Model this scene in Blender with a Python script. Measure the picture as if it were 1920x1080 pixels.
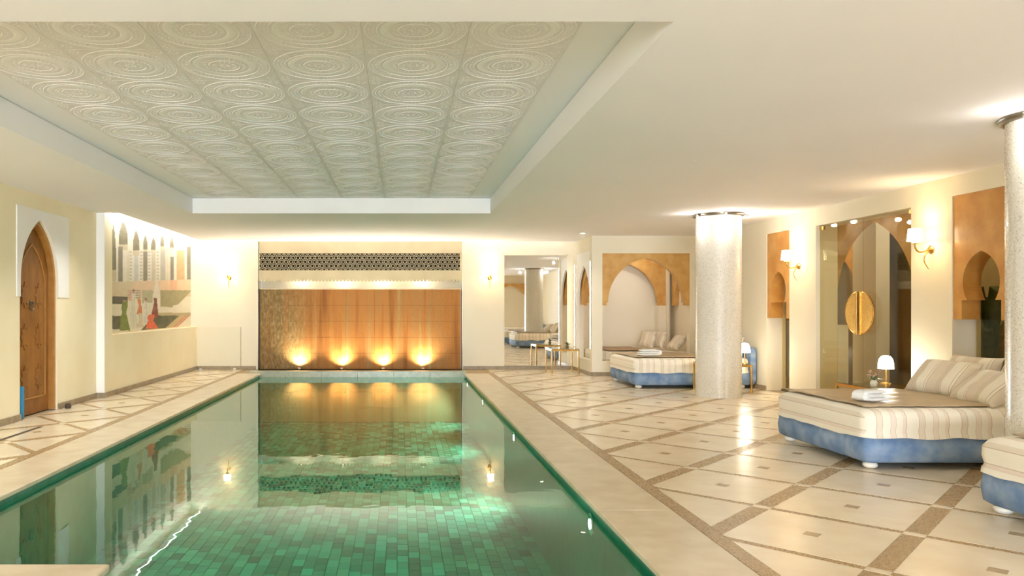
import bpy, bmesh, math, random
from mathutils import Vector, Matrix, noise
random.seed(7)
R = math.radians
scene = bpy.context.scene
for o in list(bpy.data.objects):
    bpy.data.objects.remove(o, do_unlink=True)
COL = scene.collection

# ------------------------------------------------------------------ camera
# horizon at pixel row 577, vanishing point of the pool axis at column 750, focal length 1390 px
cam_d = bpy.data.cameras.new('camera'); cam = bpy.data.objects.new('camera', cam_d); COL.objects.link(cam)
cam_d.sensor_width = 36; cam_d.lens = 1390 / 1920 * 36
cam_d.shift_x = (960 - 750) / 1920; cam_d.shift_y = (577 - 540) / 1920
cam_d.clip_start = 0.05; cam_d.clip_end = 100
cam.location = (0, 0, 1.3); cam.rotation_euler = (R(90), 0, 0)
scene.camera = cam

# ------------------------------------------------------------------ world, exposure, large lights
w = bpy.data.worlds.new('world'); scene.world = w; w.use_nodes = True
w.node_tree.nodes['Background'].inputs[0].default_value = (0.9, 0.86, 0.8, 1)
w.node_tree.nodes['Background'].inputs[1].default_value = 0.4
scene.view_settings.view_transform = 'Standard'; scene.view_settings.look = 'None'
scene.view_settings.exposure = 0.66; scene.view_settings.gamma = 1
scene.view_settings.use_curve_mapping = False
scene.cycles.max_bounces = 16; scene.cycles.diffuse_bounces = 12; scene.cycles.transparent_max_bounces = 16
WARM = (1.0, 0.87, 0.67); SOFT = (1.0, 0.95, 0.88); FILL = (0.74, 0.86, 1.0)

def light(name, kind, loc, power, color=WARM, size=0.05, size_y=None, aim=None, spot=None, blend=0.6):
    d = bpy.data.lights.new(name, kind); d.energy = power; d.color = color
    if kind == 'AREA':
        d.size = size
        if size_y: d.shape = 'RECTANGLE'; d.size_y = size_y
    else:
        d.shadow_soft_size = size
    if kind == 'SPOT': d.spot_size = R(spot or 60); d.spot_blend = blend
    o = bpy.data.objects.new(name, d); COL.objects.link(o); o.location = loc
    if aim is not None:
        o.rotation_euler = Vector(aim).to_track_quat('-Z', 'Y').to_euler()
    return o
# added fill light at an invented window in the rear wall, behind the camera
light('rear_fill_light', 'AREA', (-0.6, -8.9, 0.98), 980, FILL, 5.6, 1.8, aim=(0, 1, 0.06))
# hidden strips in the ceiling slots over the back wall and over the mural
light('back_slot_light', 'AREA', (-0.37, 15.46, 2.82), 6, SOFT, 7.7, 0.08, aim=(0, 0, -1))
light('mural_slot_light', 'AREA', (-4.17, 13.2, 2.82), 22, SOFT, 0.10, 4.7, aim=(0, 0, -1))

# ------------------------------------------------------------------ dimensions
H = 2.67                                   # low ceiling
XL, XM, XR = -4.38, -4.27, 5.75            # left wall, mural wall, right wall
YB, YR = 15.6, -9.0                        # back wall, rear wall
PX0, PX1, PY0, PY1 = -2.78, 1.30, 2.0, 14.65   # pool
WATER, PDEPTH = -0.07, -0.95
AX0, AX1, AY = 3.65, 5.75, 14.1            # alcove

# ------------------------------------------------------------------ materials
MATS = {}
def nodes_of(name):
    m = bpy.data.materials.new(name); m.use_nodes = True
    nt = m.node_tree; b = nt.nodes['Principled BSDF']
    MATS[name] = m
    return m, nt, b
def N(nt, t, **kw):
    n = nt.nodes.new(t)
    for k, v in kw.items():
        if k.startswith('i_'):
            n.inputs[k[2:].replace('_', ' ')].default_value = v
        else: setattr(n, k, v)
    return n
def c4(c): return (c[0], c[1], c[2], 1)
def ramp(nt, stops, interp='LINEAR'):
    n = nt.nodes.new('ShaderNodeValToRGB'); n.color_ramp.interpolation = interp
    e = n.color_ramp.elements
    while len(e) < len(stops): e.new(0.5)
    for el, (p, c) in zip(e, stops): el.position = p; el.color = c4(c)
    return n
def mathn(nt, op, a, b=None):
    n = N(nt, 'ShaderNodeMath', operation=op)
    for i, v in enumerate((a, b)):
        if v is None: continue
        if isinstance(v, (int, float)): n.inputs[i].default_value = v
        else: nt.links.new(v, n.inputs[i])
    return n.outputs[0]
def mat(name, c1, c2=None, rough=0.6, metal=0.0, scale=6.0, detail=5, bump=0.0, bscale=60.0, coat=0.0,
        stretch=None, emit=None, alpha=None, trans=None, rnd=0.0, lo=0.35, hi=0.65, spec=0.5):
    m, nt, b = nodes_of(name); L = nt.links
    b.inputs['Roughness'].default_value = rough; b.inputs['Metallic'].default_value = metal
    b.inputs['Coat Weight'].default_value = coat; b.inputs['Specular IOR Level'].default_value = spec
    tc = N(nt, 'ShaderNodeTexCoord'); vec = tc.outputs['Object']
    if stretch:
        mp = N(nt, 'ShaderNodeMapping'); mp.inputs['Scale'].default_value = stretch
        L.new(vec, mp.inputs[0]); vec = mp.outputs[0]
    col = None
    if c2:
        nz = N(nt, 'ShaderNodeTexNoise', i_Scale=scale, i_Detail=detail); L.new(vec, nz.inputs['Vector'])
        rp = ramp(nt, [(lo, c1), (hi, c2)]); L.new(nz.outputs['Fac'], rp.inputs[0]); col = rp.outputs[0]
    if rnd:
        oi = N(nt, 'ShaderNodeObjectInfo'); hs = N(nt, 'ShaderNodeHueSaturation')
        v = mathn(nt, 'MULTIPLY_ADD', oi.outputs['Random'], rnd); v.node.inputs[2].default_value = 1 - rnd / 2
        L.new(v, hs.inputs['Value'])
        if col: L.new(col, hs.inputs['Color'])
        else: hs.inputs['Color'].default_value = c4(c1)
        col = hs.outputs[0]
    if col: L.new(col, b.inputs['Base Color'])
    else: b.inputs['Base Color'].default_value = c4(c1)
    if bump:
        nb = N(nt, 'ShaderNodeTexNoise', i_Scale=bscale, i_Detail=3); L.new(vec, nb.inputs['Vector'])
        bp = N(nt, 'ShaderNodeBump', i_Strength=bump, i_Distance=0.01); L.new(nb.outputs['Fac'], bp.inputs['Height'])
        L.new(bp.outputs[0], b.inputs['Normal'])
    if emit:
        b.inputs['Emission Color'].default_value = c4(emit[0]); b.inputs['Emission Strength'].default_value = emit[1]
    if trans is not None: b.inputs['Transmission Weight'].default_value = trans
    return m

mat('plaster', (0.83, 0.78, 0.65), (0.80, 0.745, 0.605), 0.7, scale=1.2, bump=0.05, bscale=40)
mat('plaster_left', (0.88, 0.80, 0.60), (0.84, 0.74, 0.52), 0.6, scale=1.6, bump=0.05, bscale=30)
mat('ceiling_paint', (0.89, 0.87, 0.90), (0.87, 0.85, 0.875), 0.8, scale=0.8)
mat('white_paint', (0.86, 0.85, 0.84), (0.83, 0.815, 0.80), 0.6, scale=2)
mat('ochre', (0.62, 0.33, 0.09), (0.52, 0.24, 0.05), 0.35, scale=5, bump=0.1, bscale=25, coat=0.2)
mat('ochre_pale', (0.66, 0.41, 0.14), (0.56, 0.31, 0.08), 0.4, scale=6, bump=0.08, bscale=25)
mat('fascia_tan', (0.60, 0.51, 0.33), (0.54, 0.45, 0.28), 0.6, scale=3)
mat('base_stone', (0.36, 0.29, 0.19), (0.26, 0.21, 0.14), 0.35, scale=14)
mat('floor_tile', (0.79, 0.70, 0.545), (0.72, 0.615, 0.45), 0.24, scale=3.5, detail=8, bump=0.12, bscale=9, rnd=0.10)
mat('inlay', (0.44, 0.33, 0.19), (0.37, 0.27, 0.15), 0.25, scale=20)
mat('coping', (0.70, 0.61, 0.46), (0.60, 0.50, 0.35), 0.32, scale=5, detail=8, bump=0.08, bscale=18, rnd=0.06)
mat('grout', (0.42, 0.33, 0.2), None, 0.8)
mat('ceil_tile_base', (0.81, 0.775, 0.79), (0.76, 0.72, 0.735), 0.7, scale=18, rnd=0.05)
mat('ceil_tile_relief', (0.88, 0.855, 0.875), (0.85, 0.82, 0.84), 0.6, scale=30)
mat('door_wood', (0.30, 0.125, 0.02), (0.20, 0.075, 0.012), 0.4, scale=10, stretch=(1, 1, 0.3), bump=0.25, bscale=70)
mat('door_trim', (0.46, 0.22, 0.05), (0.38, 0.17, 0.035), 0.35, scale=8)
mat('brass', (0.72, 0.45, 0.14), (0.62, 0.36, 0.10), 0.25, 1.0, scale=20)
mat('gold', (0.86, 0.60, 0.20), (0.74, 0.47, 0.13), 0.28, 1.0, scale=40, bump=0.35, bscale=120)
mat('dark_metal', (0.22, 0.19, 0.15), None, 0.35, 0.9)
mat('chrome', (0.75, 0.72, 0.66), None, 0.15, 1.0)
mat('blue_velvet', (0.125, 0.22, 0.40), (0.27, 0.36, 0.50), 0.85, scale=7, detail=6, bump=0.1, bscale=90)
mat('foot_white', (0.82, 0.78, 0.70), None, 0.35)
mat('towel', (0.88, 0.88, 0.87), (0.80, 0.80, 0.80), 0.95, scale=60, bump=0.5, bscale=180)
mat('taupe_satin', (0.40, 0.30, 0.18), (0.47, 0.36, 0.22), 0.38, scale=4, stretch=(1, 3, 1), bump=0.25, bscale=9)
mat('brown_cover', (0.36, 0.24, 0.14), (0.42, 0.29, 0.17), 0.6, scale=5)
mat('shade', (0.9, 0.85, 0.75), None, 0.6, emit=((1.0, 0.84, 0.58), 7.0))
mat('lamp_glow', (0.95, 0.9, 0.8), None, 0.5, emit=((1.0, 0.90, 0.72), 16.0))
mat('led', (0.9, 0.9, 0.85), None, 0.5, emit=((1.0, 0.90, 0.70), 9.0))
mat('pool_lens', (0.95, 0.95, 0.95), None, 0.2, emit=((1.0, 0.97, 0.88), 40.0))
mat('dark_cavity', (0.04, 0.028, 0.015), None, 0.8)
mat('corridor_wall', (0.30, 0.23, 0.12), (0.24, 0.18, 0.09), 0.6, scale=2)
mat('leaf', (0.06, 0.13, 0.04), (0.12, 0.2, 0.06), 0.45, scale=12)
mat('trunk', (0.16, 0.10, 0.05), (0.24, 0.16, 0.08), 0.8, scale=20)
mat('petal', (0.72, 0.42, 0.36), (0.62, 0.30, 0.26), 0.7, scale=15)
mat('ceramic', (0.82, 0.79, 0.74), None, 0.25)
mat('blue_plastic', (0.02, 0.20, 0.42), (0.02, 0.26, 0.5), 0.4, scale=5)
mat('rubber', (0.06, 0.04, 0.03), None, 0.7)
mat('mirror', (0.93, 0.92, 0.88), None, 0.015, 1.0)

def mosaic_mat(name, cells, c_dark, c_mid, c_light, rough, rvar, coord='Object', bump=0.4):
    m, nt, b = nodes_of(name); L = nt.links
    tc = N(nt, 'ShaderNodeTexCoord')
    vo = N(nt, 'ShaderNodeTexVoronoi', i_Scale=cells); L.new(tc.outputs[coord], vo.inputs['Vector'])
    sx = N(nt, 'ShaderNodeSeparateColor'); L.new(vo.outputs['Color'], sx.inputs[0])
    rp = ramp(nt, [(0.0, c_dark), (0.12, c_mid), (0.8, c_light), (1.0, c_mid)]); L.new(sx.outputs[0], rp.inputs[0])
    L.new(rp.outputs[0], b.inputs['Base Color'])
    r = mathn(nt, 'MULTIPLY_ADD', sx.outputs[1], rvar); r.node.inputs[2].default_value = rough
    L.new(r, b.inputs['Roughness'])
    # every tessera sits at a slightly different height and tilt
    bp = N(nt, 'ShaderNodeBump', i_Strength=bump, i_Distance=0.006); L.new(sx.outputs[2], bp.inputs['Height'])
    L.new(bp.outputs[0], b.inputs['Normal'])
    return m
mosaic_mat('column_mosaic', 130, (0.44, 0.40, 0.34), (0.66, 0.62, 0.55), (0.74, 0.71, 0.64), 0.14, 0.2, bump=0.12)
mosaic_mat('band_mosaic', 130, (0.25, 0.155, 0.06), (0.36, 0.24, 0.11), (0.43, 0.30, 0.15), 0.2, 0.3, bump=0.3)

def copper_mat():
    m, nt, b = nodes_of('copper_sheet'); L = nt.links
    tc = N(nt, 'ShaderNodeTexCoord')
    mp = N(nt, 'ShaderNodeMapping'); mp.inputs['Scale'].default_value = (3.2, 3.2, 0.16); L.new(tc.outputs['Object'], mp.inputs[0])
    n1 = N(nt, 'ShaderNodeTexNoise', i_Scale=1.6, i_Detail=6); L.new(mp.outputs[0], n1.inputs['Vector'])
    cop = ramp(nt, [(0.30, (0.20, 0.072, 0.012)), (0.46, (0.35, 0.14, 0.028)), (0.58, (0.33, 0.155, 0.04)), (0.72, (0.44, 0.27, 0.10))])
    L.new(n1.outputs['Fac'], cop.inputs[0])
    # verdigris stains, thick on the left third
    mp2 = N(nt, 'ShaderNodeMapping'); mp2.inputs['Scale'].default_value = (1, 1, 0.4); L.new(tc.outputs['Object'], mp2.inputs[0])
    n2 = N(nt, 'ShaderNodeTexNoise', i_Scale=34, i_Detail=8); L.new(mp2.outputs[0], n2.inputs['Vector'])
    ver = ramp(nt, [(0.3, (0.13, 0.085, 0.025)), (0.5, (0.20, 0.135, 0.048)), (0.75, (0.33, 0.25, 0.12))]); L.new(n2.outputs['Fac'], ver.inputs[0])
    sp = N(nt, 'ShaderNodeSeparateXYZ'); L.new(tc.outputs['Object'], sp.inputs[0])
    mr = N(nt, 'ShaderNodeMapRange'); L.new(sp.outputs[0], mr.inputs[0])
    mr.inputs[1].default_value = -2.7; mr.inputs[2].default_value = -1.3; mr.inputs[3].default_value = 0.8; mr.inputs[4].default_value = 0.0
    f = mathn(nt, 'ADD', mr.outputs[0], mathn(nt, 'MULTIPLY', mathn(nt, 'SUBTRACT', n1.outputs['Fac'], 0.5), 1.6))
    cl = N(nt, 'ShaderNodeClamp'); L.new(f, cl.inputs[0])
    mx = N(nt, 'ShaderNodeMix', data_type='RGBA'); L.new(cl.outputs[0], mx.inputs[0]); L.new(cop.outputs[0], mx.inputs[6]); L.new(ver.outputs[0], mx.inputs[7])
    L.new(mx.outputs[2], b.inputs['Base Color'])
    b.inputs['Metallic'].default_value = 0.4; b.inputs['Roughness'].default_value = 0.5; b.inputs['Specular IOR Level'].default_value = 0.3
    bp = N(nt, 'ShaderNodeBump', i_Strength=0.3, i_Distance=0.01); L.new(n2.outputs['Fac'], bp.inputs['Height']); L.new(bp.outputs[0], b.inputs['Normal'])
copper_mat()

def stripe_mat(name, period, stops, use_normal=True, axis=0, rough=0.85):
    """woven stripes running over the top (along the bed) and down the sides"""
    m, nt, b = nodes_of(name); L = nt.links
    tc = N(nt, 'ShaderNodeTexCoord'); sp = N(nt, 'ShaderNodeSeparateXYZ'); L.new(tc.outputs['Object'], sp.inputs[0])
    u = sp.outputs[axis]
    if use_normal:
        sn = N(nt, 'ShaderNodeSeparateXYZ'); L.new(tc.outputs['Normal'], sn.inputs[0])
        g = mathn(nt, 'GREATER_THAN', mathn(nt, 'ABSOLUTE', sn.outputs[0]), 0.75)
        mx = N(nt, 'ShaderNodeMix', data_type='FLOAT'); L.new(g, mx.inputs[0]); L.new(u, mx.inputs[2])
        L.new(mathn(nt, 'MULTIPLY', sp.outputs[2], 1.0), mx.inputs[3]); u = mx.outputs[0]
    fr = mathn(nt, 'FRACT', mathn(nt, 'ADD', mathn(nt, 'DIVIDE', u, period), 50.0))
    rp = ramp(nt, stops, 'CONSTANT'); L.new(fr, rp.inputs[0])
    L.new(rp.outputs[0], b.inputs['Base Color']); b.inputs['Roughness'].default_value = rough
    nz = N(nt, 'ShaderNodeTexNoise', i_Scale=9.0, i_Detail=4); L.new(tc.outputs['Object'], nz.inputs['Vector'])
    bp = N(nt, 'ShaderNodeBump', i_Strength=0.25, i_Distance=0.02); L.new(nz.outputs['Fac'], bp.inputs['Height']); L.new(bp.outputs[0], b.inputs['Normal'])
CR, BE, LN, PK = (0.82, 0.77, 0.66), (0.72, 0.64, 0.52), (0.54, 0.44, 0.34), (0.77, 0.67, 0.57)
stripe_mat('striped_sheet', 0.34, [(0, CR), (0.22, LN), (0.235, BE), (0.36, LN), (0.375, CR), (0.56, LN), (0.57, PK), (0.68, LN), (0.69, CR), (0.84, PK), (0.92, LN), (0.935, CR)])
stripe_mat('striped_pillow', 0.27, [(0, BE), (0.3, LN), (0.32, BE), (0.38, LN), (0.40, BE), (0.46, LN), (0.48, CR), (0.80, LN), (0.82, CR), (0.88, LN), (0.90, BE)], use_normal=False)
stripe_mat('alcove_stripe', 0.2, [(0, CR), (0.4, LN), (0.43, BE), (0.8, LN), (0.83, CR)])

def pool_tile_mat():
    m, nt, b = nodes_of('pool_tile'); L = nt.links
    ge = N(nt, 'ShaderNodeNewGeometry'); sp = N(nt, 'ShaderNodeSeparateXYZ'); L.new(ge.outputs['Position'], sp.inputs[0])
    col = mathn(nt, 'FLOOR', mathn(nt, 'DIVIDE', mathn(nt, 'SUBTRACT', sp.outputs[0], PX0), 0.102))
    off = mathn(nt, 'FRACT', mathn(nt, 'MULTIPLY', col, 0.37))
    row = mathn(nt, 'FLOOR', mathn(nt, 'ADD', mathn(nt, 'DIVIDE', sp.outputs[1], 0.16), off))
    lay = mathn(nt, 'FLOOR', mathn(nt, 'DIVIDE', mathn(nt, 'ADD', sp.outputs[2], 5.0), 0.102))
    cb = N(nt, 'ShaderNodeCombineXYZ'); L.new(col, cb.inputs[0]); L.new(row, cb.inputs[1]); L.new(lay, cb.inputs[2])
    wn = N(nt, 'ShaderNodeTexWhiteNoise'); L.new(cb.outputs[0], wn.inputs['Vector'])
    rp = ramp(nt, [(0.0, (0.015, 0.08, 0.05)), (0.2, (0.025, 0.19, 0.13)), (0.6, (0.05, 0.32, 0.235)), (0.9, (0.13, 0.48, 0.37)), (1.0, (0.10, 0.16, 0.08))])
    L.new(wn.outputs['Value'], rp.inputs[0]); L.new(rp.outputs[0], b.inputs['Base Color']); b.inputs['Roughness'].default_value = 0.3
pool_tile_mat()
mat('pool_wall', (0.03, 0.17, 0.12), (0.05, 0.24, 0.17), 0.3, scale=9)
mat('pool_grout', (0.035, 0.12, 0.08), None, 0.7)
mat('ledge_stone', (0.46, 0.45, 0.33), (0.36, 0.36, 0.26), 0.3, scale=12)

def fresnel2(nt, ior):
    """Fresnel with the same reflectance on the front and the back face of a thin sheet"""
    g = N(nt, 'ShaderNodeNewGeometry')
    v = mathn(nt, 'MULTIPLY_ADD', g.outputs['Backfacing'], 1 / ior - ior); v.node.inputs[2].default_value = ior
    fr = N(nt, 'ShaderNodeFresnel'); nt.links.new(v, fr.inputs['IOR']); return fr
def water_mat():
    m, nt, b = nodes_of('water'); L = nt.links; nt.nodes.remove(b)
    out = nt.nodes['Material Output']
    tr = N(nt, 'ShaderNodeBsdfTransparent'); tr.inputs[0].default_value = (0.36, 0.82, 0.67, 1)
    gl = N(nt, 'ShaderNodeBsdfGlossy'); gl.inputs['Color'].default_value = (0.95, 1, 0.97, 1); gl.inputs['Roughness'].default_value = 0.01
    fr = fresnel2(nt, 1.42)
    tc = N(nt, 'ShaderNodeTexCoord'); nz = N(nt, 'ShaderNodeTexNoise', i_Scale=3.0, i_Detail=2); L.new(tc.outputs['Object'], nz.inputs['Vector'])
    bp = N(nt, 'ShaderNodeBump', i_Strength=0.05, i_Distance=0.02); L.new(nz.outputs['Fac'], bp.inputs['Height'])
    L.new(bp.outputs[0], gl.inputs['Normal'])
    mx = N(nt, 'ShaderNodeMixShader'); L.new(fr.outputs[0], mx.inputs[0]); L.new(tr.outputs[0], mx.inputs[1]); L.new(gl.outputs[0], mx.inputs[2])
    L.new(mx.outputs[0], out.inputs['Surface'])
water_mat()
def glass_mat(name, tint, ior=1.45):
    m, nt, b = nodes_of(name); L = nt.links; nt.nodes.remove(b)
    out = nt.nodes['Material Output']
    tr = N(nt, 'ShaderNodeBsdfTransparent'); tr.inputs[0].default_value = c4(tint)
    gl = N(nt, 'ShaderNodeBsdfGlossy'); gl.inputs['Roughness'].default_value = 0.01
    fr = fresnel2(nt, ior)
    mx = N(nt, 'ShaderNodeMixShader'); L.new(fr.outputs[0], mx.inputs[0]); L.new(tr.outputs[0], mx.inputs[1]); L.new(gl.outputs[0], mx.inputs[2])
    L.new(mx.outputs[0], out.inputs['Surface'])
glass_mat('clear_glass', (0.985, 0.99, 0.98), 1.3)
glass_mat('bronze_glass', (0.94, 0.905, 0.77), 1.35)
glass_mat('table_glass', (0.80, 0.86, 0.80))

# ------------------------------------------------------------------ mesh helpers
def tag(o, label=None, cat=None, group=None, kind=None):
    if label: o['label'] = label
    if cat: o['category'] = cat
    if group: o['group'] = group
    if kind: o['kind'] = kind
    return o
def empty(name, loc=(0, 0, 0), rz=0.0):
    o = bpy.data.objects.new(name, None); COL.objects.link(o); o.location = loc; o.rotation_euler = (0, 0, rz)
    o.empty_display_size = 0.1
    return o
def put(name, mesh, parent=None, loc=(0, 0, 0), rot=(0, 0, 0)):
    o = bpy.data.objects.new(name, mesh); COL.objects.link(o); o.location = loc; o.rotation_euler = rot
    if parent: o.parent = parent
    return o

class MB:
    def __init__(s): s.v = []; s.f = []
    def add(s, vs, fs):
        n = len(s.v); s.v += [tuple(p) for p in vs]; s.f += [tuple(i + n for i in f) for f in fs]; return s
    def box(s, x0, x1, y0, y1, z0, z1):
        return s.add([(x0, y0, z0), (x1, y0, z0), (x1, y1, z0), (x0, y1, z0), (x0, y0, z1), (x1, y0, z1), (x1, y1, z1), (x0, y1, z1)],
                     [(3, 2, 1, 0), (4, 5, 6, 7), (0, 1, 5, 4), (1, 2, 6, 5), (2, 3, 7, 6), (3, 0, 4, 7)])
    def prism(s, poly, plane, a, b):
        f = {'XY': lambda p, t: (p[0], p[1], t), 'XZ': lambda p, t: (p[0], t, p[1]), 'YZ': lambda p, t: (t, p[0], p[1])}[plane]
        n = len(poly)
        return s.add([f(p, a) for p in poly] + [f(p, b) for p in poly],
                     [tuple(range(n)), tuple(range(2 * n - 1, n - 1, -1))] + [(i, (i + 1) % n, n + (i + 1) % n, n + i) for i in range(n)])
    def lathe(s, prof, n=24, c=(0, 0, 0), axis='Z'):
        vs = []
        for r, z in prof:
            for k in range(n):
                a = 2 * math.pi * k / n; x, y = r * math.cos(a), r * math.sin(a)
                p = {'Z': (x, y, z), 'X': (z, x, y), 'Y': (x, z, y)}[axis]
                vs.append((c[0] + p[0], c[1] + p[1], c[2] + p[2]))
        fs = []
        for i in range(len(prof) - 1):
            for k in range(n):
                fs.append((i * n + k, i * n + (k + 1) % n, (i + 1) * n + (k + 1) % n, (i + 1) * n + k))
        if prof[0][0] > 1e-5: fs.append(tuple(range(n - 1, -1, -1)))
        if prof[-1][0] > 1e-5: fs.append(tuple(range((len(prof) - 1) * n, len(prof) * n)))
        return s.add(vs, fs)
    def tube(s, pts, r, n=8):
        pts = [Vector(p) for p in pts]; vs = []; rr = r if isinstance(r, (list, tuple)) else [r] * len(pts)
        up = Vector((0.123, 0.37, 0.92))
        for i, p in enumerate(pts):
            t = (pts[min(i + 1, len(pts) - 1)] - pts[max(i - 1, 0)]).normalized()
            u = t.cross(up)
            if u.length < 1e-3: u = t.cross(Vector((1, 0, 0)))
            u.normalize(); v = t.cross(u)
            for k in range(n):
                a = 2 * math.pi * k / n; vs.append(p + (u * math.cos(a) + v * math.sin(a)) * rr[i])
        fs = [(i * n + k, i * n + (k + 1) % n, (i + 1) * n + (k + 1) % n, (i + 1) * n + k) for i in range(len(pts) - 1) for k in range(n)]
        fs += [tuple(range(n)), tuple(range(len(vs) - n, len(vs)))]
        return s.add(vs, fs)
    def loft(s, rings):
        n = len(rings[0]); vs = [p for r in rings for p in r]
        fs = [(i * n + k, i * n + (k + 1) % n, (i + 1) * n + (k + 1) % n, (i + 1) * n + k) for i in range(len(rings) - 1) for k in range(n)]
        fs += [tuple(range(n - 1, -1, -1)), tuple(range(len(vs) - n, len(vs)))]
        return s.add(vs, fs)
    def mesh(s, name, m, smooth=False, weld=False, angle=40):
        me = bpy.data.meshes.new(name); me.from_pydata(s.v, [], s.f)
        bm = bmesh.new(); bm.from_mesh(me)
        if weld: bmesh.ops.remove_doubles(bm, verts=bm.verts, dist=1e-5)
        bmesh.ops.recalc_face_normals(bm, faces=bm.faces)
        if smooth:
            for f in bm.faces: f.smooth = True
            for e in bm.edges:
                if len(e.link_faces) == 2 and e.calc_face_angle(0) > R(angle): e.smooth = False
        bm.to_mesh(me); bm.free(); me.materials.append(MATS[m]); return me
    def build(s, name, m, parent=None, loc=(0, 0, 0), rot=(0, 0, 0), smooth=False, bevel=0.0, seg=2, weld=False, angle=40):
        o = put(name, s.mesh(name, m, smooth, weld, angle), parent, loc, rot)
        if bevel:
            md = o.modifiers.new('bevel', 'BEVEL'); md.width = bevel; md.segments = seg; md.limit_method = 'ANGLE'
        return o
def struct(o, label=None): o['kind'] = 'structure'; (label and o.__setitem__('label', label)); return o
def copy_tree(o, parent=None):
    c = o.copy(); COL.objects.link(c); c.parent = parent
    for ch in list(o.children): copy_tree(ch, c)
    return c

def rrect(x0, x1, y0, y1, r, z, n=5):
    pts = []
    for cx, cy, a0 in ((x1 - r, y1 - r, 0), (x0 + r, y1 - r, 90), (x0 + r, y0 + r, 180), (x1 - r, y0 + r, 270)):
        for k in range(n + 1):
            a = R(a0 + 90 * k / n); pts.append((cx + r * math.cos(a), cy + r * math.sin(a), z))
    return pts
def arc_half(hw, rise, n=14, a0=0.0):
    """right half of a two-centred arch, spring (hw,0) to apex (0,rise); a0<0 continues below the spring (horseshoe)"""
    e = (rise * rise - hw * hw) / (2 * hw); rad = hw + e
    a1 = math.acos(max(-1, min(1, e / rad)))
    return [(-e + rad * math.cos(a0 + (a1 - a0) * k / n), rad * math.sin(a0 + (a1 - a0) * k / n)) for k in range(n + 1)]
def arch_pts(cx, hw, zs, za, n=14, a0=0.0):
    h = arc_half(hw, za - zs, n, a0)
    return [(cx - x, zs + z) for x, z in h] + [(cx + x, zs + z) for x, z in reversed(h[:-1])]      # left spring -> apex -> right spring
def arch_plate(u0, u1, zb, zt, cx, hw, zs, za, foot=None, a0=0.0, n=14):
    """rectangle with an arch cut out of its lower edge; foot = half-width of the wider stepped impost below the spring"""
    ar = arch_pts(cx, hw, zs, za, n, a0); f = foot if foot else abs(ar[0][0] - cx)
    body = [(cx - f, zb)] + ([(cx - f, ar[0][1])] if foot else []) + ar + ([(cx + f, ar[-1][1])] if foot else []) + [(cx + f, zb)]
    return [(u0, zb)] + body + [(u1, zb), (u1, zt), (u0, zt)]
def clip(poly, x0, x1, y0, y1):
    def cut(p, ax, lim, keep_gt):
        out = []
        for i in range(len(p)):
            a, b = p[i], p[(i + 1) % len(p)]
            ia = (a[ax] >= lim) if keep_gt else (a[ax] <= lim); ib = (b[ax] >= lim) if keep_gt else (b[ax] <= lim)
            if ia: out.append(a)
            if ia != ib:
                t = (lim - a[ax]) / (b[ax] - a[ax]); out.append((a[0] + t * (b[0] - a[0]), a[1] + t * (b[1] - a[1])))
        return out
    for ax, lim, g in ((0, x0, True), (0, x1, False), (1, y0, True), (1, y1, False)):
        poly = cut(poly, ax, lim, g)
        if len(poly) < 3: return []
    return poly
def area(p): return abs(sum(p[i][0] * p[(i + 1) % len(p)][1] - p[(i + 1) % len(p)][0] * p[i][1] for i in range(len(p)))) / 2

# ================================================================== SETTING
# ---- floor slab with the pool cut out of it
m = MB()
for a in ((PX1, 8.0, YR, 16.2), (-4.7, PX0, YR, 16.2), (PX0, PX1, YR, PY0), (PX0, PX1, PY1, 16.2)):
    m.box(a[0], a[1], a[2], a[3], -1.15, -0.005)
floor = struct(m.build('floor', 'grout'), 'polished cream stone floor with mosaic bands around the pool')

def tile_field(x0, x1, y0, y1, c0, d0, S=1.18, wide=0.078, thin=0.042):
    """stone squares set at 45 degrees between wide and thin mosaic bands; c = y-x, d = x+y"""
    def poly(ca, cb, da, db): return [((d - c) / 2, (c + d) / 2) for c, d in ((ca, da), (cb, da), (cb, db), (ca, db))]
    def piece(name, p, mt, z1, z0=-0.012):
        p = clip(p, x0, x1, y0, y1)
        if len(p) < 3 or area(p) < 0.0006: return
        MB().prism(p, 'XY', z0, z1).build(name, mt, floor)
    cs = [c0 + S * k for k in range(-16, 20)]; ds = [d0 + S * k for k in range(-16, 20)]; g = 0.002
    for c in cs:
        for d in ds:
            xc, yc = (d - c) / 2, (c + d + S) / 2
            if not (x0 - S < xc < x1 + S and y0 - S < yc < y1 + S): continue
            piece('floor_tile', poly(c + wide + g, c + S - wide - g, d + thin + g, d + S - thin - g), 'floor_tile', 0.0)
            piece('mosaic_band', poly(c - wide, c + wide, d + thin + g, d + S - thin - g), 'band_mosaic', -0.001)
            piece('mosaic_strip', poly(c + wide + g, c + S - wide - g, d - thin, d + thin), 'band_mosaic', -0.001)
            piece('corner_block', poly(c - wide, c + wide, d - thin, d + thin), 'floor_tile', 0.0)
            cm, dm = c + S / 2, d + S / 2
            piece('diamond_inlay', poly(cm - 0.057, cm + 0.057, dm - 0.057, dm + 0.057), 'inlay', 0.0008)
tile_field(1.85, XR, 0.8, YB, 1.30, 6.03)
tile_field(XL, -3.30, 4.0, YB, 0.35, 4.55)
# plain band beside the coping
for (a, b, name) in ((1.752, 1.848, 'r'), (-3.298, -3.212, 'l')):
    y = 0.8
    while y < YB:
        MB().box(a, b, y, min(y + 1.48, YB), -0.012, -0.001).build('border_band', 'band_mosaic', floor); y += 1.48
# paving under and behind the camera
for i in range(6):
    for j in range(5):
        MB().box(-4.38 + i * 1.69, -4.38 + i * 1.69 + 1.685, YR + j * 1.96, YR + j * 1.96 + 1.955, -0.012, 0).build('floor_tile', 'floor_tile', floor)
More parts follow.
